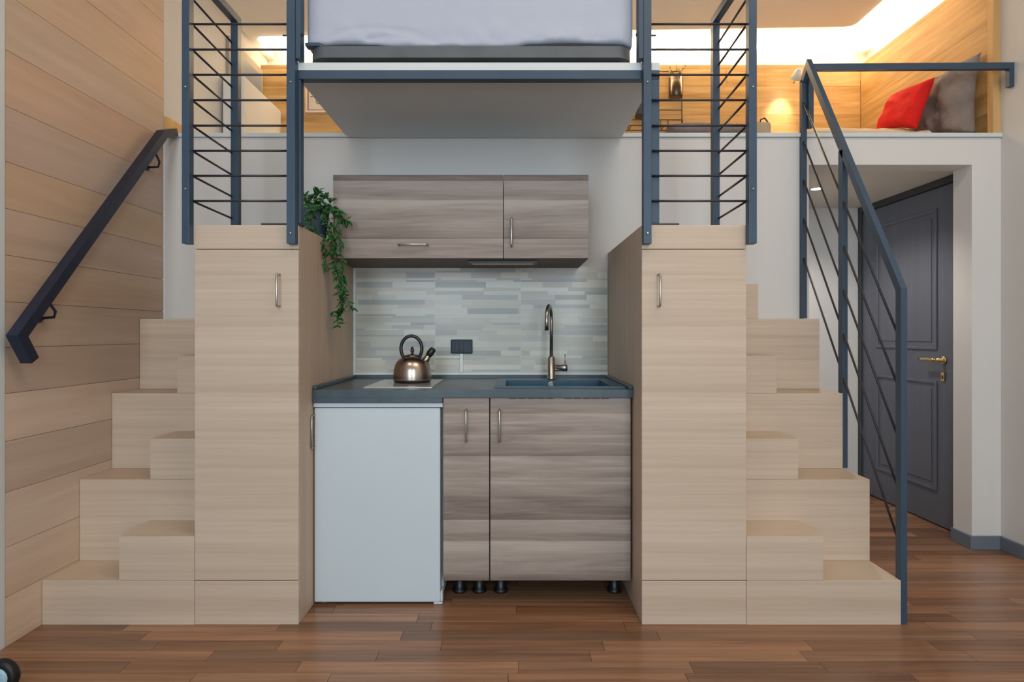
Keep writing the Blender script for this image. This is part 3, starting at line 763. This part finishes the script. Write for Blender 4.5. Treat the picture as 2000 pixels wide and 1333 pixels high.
strands = [
 [C0, P(600, 395, 2.5), P(612, 440, 2.42), P(630, 490, 2.42), P(642, 530, 2.44)],
 [C0, P(622, 388, 2.52), P(634, 420, 2.44), P(648, 470, 2.43), P(655, 520, 2.44)],
 [C0, P(640, 400, 2.55), P(652, 425, 2.48), P(655, 480, 2.46), P(660, 540, 2.46), P(665, 590, 2.46), P(658, 638, 2.46)],
 [C0, P(646, 408, 2.54), P(660, 420, 2.47), P(664, 470, 2.46), P(668, 520, 2.46), P(674, 575, 2.47), P(686, 603, 2.47)],
 [C0, P(636, 410, 2.5), P(648, 455, 2.45), P(652, 500, 2.45), P(662, 555, 2.46), P(668, 600, 2.46), P(650, 610, 2.47)],
 [C0, P(610, 420, 2.46), P(625, 470, 2.43), P(645, 500, 2.44), P(664, 545, 2.46), P(676, 585, 2.47)],
 [C0, P(650, 405, 2.50), P(662, 412, 2.47), P(670, 425, 2.46), P(678, 432, 2.46)],
 [C0, P(615, 402, 2.50), P(600, 420, 2.44), P(604, 445, 2.43), P(618, 470, 2.42)],
 [C0, P(618, 392, 2.56), P(620, 376, 2.55), P(624, 372, 2.55)], [C0, P(604, 392, 2.54), P(594, 385, 2.50), P(590, 394, 2.5)],
 [C0, P(628, 392, 2.54), P(636, 385, 2.53), P(645, 398, 2.5)], [C0, P(610, 398, 2.55), P(607, 388, 2.54), P(612, 384, 2.54)],
]
for s in strands:
    c = curve(s, 10); tube(bms, c, .0014, 5)
    long = len(s) > 4
    for i in range(4, len(c)):
        for _ in range(1):
            d = V((pr.uniform(-1, 1), pr.uniform(-1, .4), pr.uniform(-.8, .25)))
            if not long: d.z = pr.uniform(-.2, .9)
            if pr.random() < (.05 if long else .3): continue
            ln = pr.uniform(.022, .034)
            leaf(bml, c[i]+V((pr.uniform(-.003, .003),)*3), d, V((pr.uniform(-.3, .3), -.7, .8)), ln, ln*.55)
obj('stems', bms, 'stem', t); obj('foliage', bml, 'leaf', t)

# ------------------------------------------------------------------ loft furniture
def cushion(name, w, h, th, mtx, m, label, cat, seed=1, point=.0, wr=.006, nx=28):
    bm = NB(); n = nx
    grid = {}
    for side in (1, -1):
        for i in range(n+1):
            for j in range(n+1):
                u, v = -1+2*i/n, -1+2*j/n
                edge = i in (0, n) or j in (0, n)
                if edge and side < 0: grid[side, i, j] = grid[1, i, j]; continue
                pin = 1-.07*(1-min(1, abs(u)+0)**2)*(abs(v)**3)-0; pin2 = 1-.07*(1-abs(v)**2)*(abs(u)**3)
                x = u*w/2*(pin2); y_ = v*h/2*(pin)
                if point: x += u*abs(u)**7*abs(v)**7*point; y_ += v*abs(v)**7*abs(u)**7*point
                zt_ = th/2*((1-u**4)*(1-v**4))**.55
                zt_ += wr*noise.noise((u*3+seed, v*3, seed*2.1))*(1-u*u)*(1-v*v)*2+wr*.6*abs(noise.noise((u*7+seed, v*5+u*3, seed)))*(1-u**6)*(1-v**6)
                grid[side, i, j] = bm.verts.new((x, y_, side*zt_))
    for side in (1, -1):
        for i in range(n):
            for j in range(n):
                vs = [grid[side, i, j], grid[side, i+1, j], grid[side, i+1, j+1], grid[side, i, j+1]]
                f = bm.faces.new(vs if side > 0 else vs[::-1]); f.smooth = True
    bmesh.ops.transform(bm, matrix=mtx, verts=bm.verts)
    o = obj(name, bm, m); tag(o, label, cat); return o
def frame_m(o, ux, uy):
    ux = Vector(ux).normalized(); uy = Vector(uy); uy = (uy-ux*uy.dot(ux)).normalized(); uz = ux.cross(uy)
    return Matrix(((ux.x, uy.x, uz.x, o[0]), (ux.y, uy.y, uz.y, o[1]), (ux.z, uy.z, uz.z, o[2]), (0, 0, 0, 1)))
# thin mattress and rumpled cover on the loft floor
bm = NB(); nx_, ny_ = 50, 40; g = {}
for i in range(nx_+1):
    for j in range(ny_+1):
        x = 1.60+(2.215-1.60)*i/nx_; y = 3.0+(4.02-3.0)*j/ny_
        e = min(1, min(i, nx_-i)/3, min(j, ny_-j)/3)
        z = ZL+.008+e*(.026+.125*min(1, j/12)+.022*max(0, noise.noise((x*4, y*4, 1)))+.010*noise.noise((x*14, y*10, 4)))
        g[i, j] = bm.verts.new((x, y, z))
for i in range(nx_):
    for j in range(ny_): f = bm.faces.new((g[i, j], g[i+1, j], g[i+1, j+1], g[i, j+1])); f.smooth = True
r = bmesh.ops.extrude_face_region(bm, geom=bm.faces[:]); vs = [v for v in r['geom'] if isinstance(v, bmesh.types.BMVert)]
for v in vs: v.co.z = ZL+.001
bmesh.ops.recalc_face_normals(bm, faces=bm.faces)
o = obj('duvet', bm, 'duvet'); tag(o, 'cream rumpled duvet on the loft floor beneath the red cushion', 'duvet')
def quad_cushion(name, bl, br, tr, tl, th, back, m, label, cat, seed=1, wr=.010, n=32):
    bl, br, tr, tl = map(Vector, (bl, br, tr, tl)); nn = ((br-bl).cross(tl-bl)).normalized()
    if nn.x > 0: nn = -nn
    bm = NB(); g = {}
    for side in (1, -1):
        for i in range(n+1):
            for j in range(n+1):
                a, b = i/n, j/n; u, v = 2*a-1, 2*b-1
                if (i in (0, n) or j in (0, n)) and side < 0: g[side, i, j] = g[1, i, j]; continue
                a2 = .5+.5*u*(1-.10*(1-v*v)*abs(u)**3); b2 = .5+.5*v*(1-.10*(1-u*u)*abs(v)**3)
                p = (bl*(1-a2)+br*a2)*(1-b2)+(tl*(1-a2)+tr*a2)*b2
                k = ((1-u**4)*(1-v**4))**.55; q = (1-u**6)*(1-v**6)
                h = th*k*(1 if side > 0 else -back)
                h += q*wr*(noise.noise((u*2.5+seed, v*2.5, seed*2.1))+.7*abs(noise.noise((u*5+seed, v*4+u*4, seed)))+.3*noise.noise((u*12, v*16, seed)))*(1 if side > 0 else .2)
                g[side, i, j] = bm.verts.new(p+nn*h)
    for side in (1, -1):
        for i in range(n):
            for j in range(n):
                f = bm.faces.new([g[side, i, j], g[side, i+1, j], g[side, i+1, j+1], g[side, i, j+1]]); f.smooth = True
    bmesh.ops.recalc_face_normals(bm, faces=bm.faces)
    o = obj(name, bm, m); tag(o, label, cat); return o
quad_cushion('cushion', (2.368, 3.44, 2.10), (2.335, 2.972, 2.068), (2.364, 2.972, 2.475), (2.378, 3.44, 2.50), .10, .08, 'greyfab', 'large taupe grey cushion leaning on the golden panelling in the loft corner', 'cushion', 3, .030)
quad_cushion('cushion', (2.125, 3.44, 2.245), (2.150, 3.13, 2.140), (2.225, 3.10, 2.405), (2.200, 3.40, 2.425), .055, .6, 'red', 'bright red cushion leaning against the large grey cushion', 'cushion', 8, .008)
cushion('blanket', .50, .34, .075, frame_m((1.06, 3.225, 2.138), (1, .0, -.02), (0, 1, .05)), 'greyfab', 'folded taupe blanket lying at the loft edge behind the right railing', 'blanket', 5, 0, .012)
o = obj('red_cloth', B(.975, 1.03, 2.995, 3.035, 2.0465, 2.082, bev=.008), 'red'); tag(o, 'small red cloth tip at the loft edge below the grey blanket', 'cloth')
# canvas bag
t = thing('canvas_bag', 'beige canvas bag with dark strap standing at the loft edge', 'bag', (1.27, 3.06, ZL+.001))
cushion_bm = NB(); bx(cushion_bm, 1.225, 1.315, 2.975, 3.035, ZL+.001, 2.13, bev=.02)
obj('bag_body', cushion_bm, 'bagfab', t)
obj('strap', tube(NB(), [(1.265, 3.0, 2.125), (1.268, 3.0, 2.145), (1.288, 3.0, 2.153), (1.303, 3.0, 2.135), (1.304, 3.0, 2.10)], .004, 8), 'black', t)
# wire shelf on the back panelling
t = thing('wire_shelf', 'thin dark wire wall shelf on the golden panelling holding a hanging pot', 'shelf', (1.0, DL, 2.2))
yw = DL-.004; bm = NB()
for z in (2.585, 2.518): tube(bm, [(.80, yw-.004, z), (1.168, yw-.004, z)], .003, 6)
for x in (.80, 1.168): tube(bm, [(x, yw-.004, 2.46), (x, yw-.004, 2.85)], .003, 6)
tube(bm, [(.80, yw-.004, 2.848), (1.168, yw-.004, 2.848)], .003, 6)
obj('wire_grid', bm, 'wire', t)
bm = NB()
for y in (yw-.02, yw-.12): tube(bm, [(.78, y, 2.44), (1.17, y, 2.44)], .004, 6)
for x in (.80, .90, 1.02, 1.07, 1.168): tube(bm, [(x, yw-.004, 2.515), (x, yw-.02, 2.505), (x, yw-.02, 2.44), (x, yw-.12, 2.44)], .003, 6)
obj('rack', bm, 'wire', t)
o = obj('speaker', B(.845, .90, yw-.12, yw-.02, 2.515, 2.60, bev=.004), 'black'); tag(o, 'small black box on the wire shelf beside the platform edge', 'speaker')
t = thing('hanging_pot_plant', 'dark metallic cylinder pot with yellow green plant hanging on the wire shelf', 'plant', (1.11, 3.97, 2.62))
M['potmetal'] = plain('dark_metal_pot', hexc('5A4C40'), .25, metal=.85, var=.1)
obj('pot', lathe(NB(), [(.043, 0), (.046, .004), (.047, .135), (.043, .135), (.041, .12)], (1.11, 3.975, 2.645), 32), 'potmetal', t)
bms, bml = NB(), NB()
for k in range(14):
    a = pr.uniform(0, 2*PI); b = V((1.11, 3.975, 2.765)); e = b+V((math.cos(a)*pr.uniform(.02, .07), math.sin(a)*.04, pr.uniform(.03, .10)))
    tube(bms, [b, (b+e)/2+V((0, 0, .01)), e], .0012, 4)
    for q in range(3):
        c = b.lerp(e, .5+q*.25); leaf(bml, c, V((pr.uniform(-1, 1), pr.uniform(-1, .2), pr.uniform(-.3, .8))), V((0, -.5, 1)), .024, .014)
obj('stems', bms, 'stem', t); obj('foliage', bml, 'yleaf', t)
# framed print on the golden wall
t = thing('framed_print', 'cream print in a thin brown frame on the golden panelling, left of the platform', 'picture', (-1.25, DL, 2.55))
fx0, fx1, fz0, fz1 = -1.395, -1.0, 2.565, 2.80
bm = NB()
for (a, b, c, e) in ((fx0, fx1, fz0, fz0+.014), (fx0, fx1, fz1-.014, fz1), (fx0, fx0+.014, fz0+.014, fz1-.014), (fx1-.014, fx1, fz0+.014, fz1-.014)): bx(bm, a, b, DL-.018, DL-.0005, c, e, bev=.002)
obj('frame', bm, 'paper', t)
bm = NB()
for (a, b, c, e) in ((fx0+.0145, fx1-.0145, fz0+.0145, fz0+.02), (fx0+.0145, fx1-.0145, fz1-.02, fz1-.0145), (fx0+.0145, fx0+.02, fz0+.02, fz1-.02), (fx1-.02, fx1-.0145, fz0+.02, fz1-.02)): bx(bm, a, b, DL-.016, DL-.0005, c, e)
obj('inner_border', bm, 'frame', t)
obj('paper', B(fx0+.0205, fx1-.0205, DL-.008, DL-.001, fz0+.0205, fz1-.0205), 'paper', t)
bm = NB(); bx(bm, -1.362, -1.346, DL-.0095, DL-.0082, 2.672, 2.678)
tube(bm, [V((-1.310+.014*math.cos(a), DL-.0095, 2.643+.016*math.sin(a))) for a in [math.radians(60+k*24) for k in range(11)]], .002, 6)
tube(bm, [V((-1.285, DL-.0095, 2.66)), V((-1.275, DL-.0095, 2.66))], .002, 6)
obj('print_marks', bm, 'ink', t)
# wall spot lamp in the loft
lx, ly, lz = 1.875, 3.90, 2.735
t = thing('wall_spotlight', 'small white spotlight shining down the golden panelling beside the railing', 'lamp', (1.92, DL, 2.74))
dv = V((-.22, .75, -1)).normalized()
rm = dv.to_track_quat('Z', 'Y').to_matrix().to_4x4()
obj('shade', lathe_at([(.012, -.07), (.022, -.055), (.036, 0.0), (.034, .0), (.02, -.05)], (lx, ly, lz), rm), 'board', t)
obj('bulb', lathe_at([(.030, -.012), (.030, -.006)], (lx, ly, lz), rm), 'bulb', t)
obj('arm', tube(NB(), [(lx+.026, ly-.02, lz+.062), (lx+.05, ly+.04, lz+.06), (lx+.06, DL-.001, lz+.04)], .006, 8), 'board', t)
l = bpy.data.lights.new('spot_glow', 'SPOT'); l.energy = 9.0; l.spot_size = 1.0; l.spot_blend = .9; l.color = (1, .85, .62); l.shadow_soft_size = .02
o = bpy.data.objects.new('spot_glow', l); COL.objects.link(o); o.location = V((lx, ly, lz))+dv*.004; o.rotation_euler = (-dv).to_track_quat('Z', 'Y').to_euler()
o.rotation_euler = dv.to_track_quat('-Z', 'Y').to_euler()
# small flat tray behind the post
o = obj('eyeglasses_case', B(1.735, 1.83, 3.5, 3.54, 2.155, 2.16), 'black') if False else None

# ------------------------------------------------------------------ castor at the lower left corner
t = thing('furniture_castor', 'black castor wheel with pale blue hub on the floor at lower left', 'wheel', (-1.50, 1.745, 0))
wc = V((-1.500, 1.745, .050)); RW = Matrix.Rotation(PI/2, 4, 'X') @ Matrix.Rotation(.0, 4, 'Y')
obj('tyre', lathe_at([(.030, -.014), (.043, -.015), (.048, -.010), (.050, 0), (.048, .010), (.043, .015), (.030, .014)], wc, RW, 40), 'wheel', t)
obj('hub', lathe_at([(.029, -.0125), (.029, .0165), (.02, .0185), (.006, .0185)], wc, RW, 32), 'hub', t)
obj('fork', B(-1.535, -1.520, 1.735, 1.765, .03, .085, bev=.004), 'chrome', t)

for o in WORK.values():
    if '_w' in o: del o['_w']
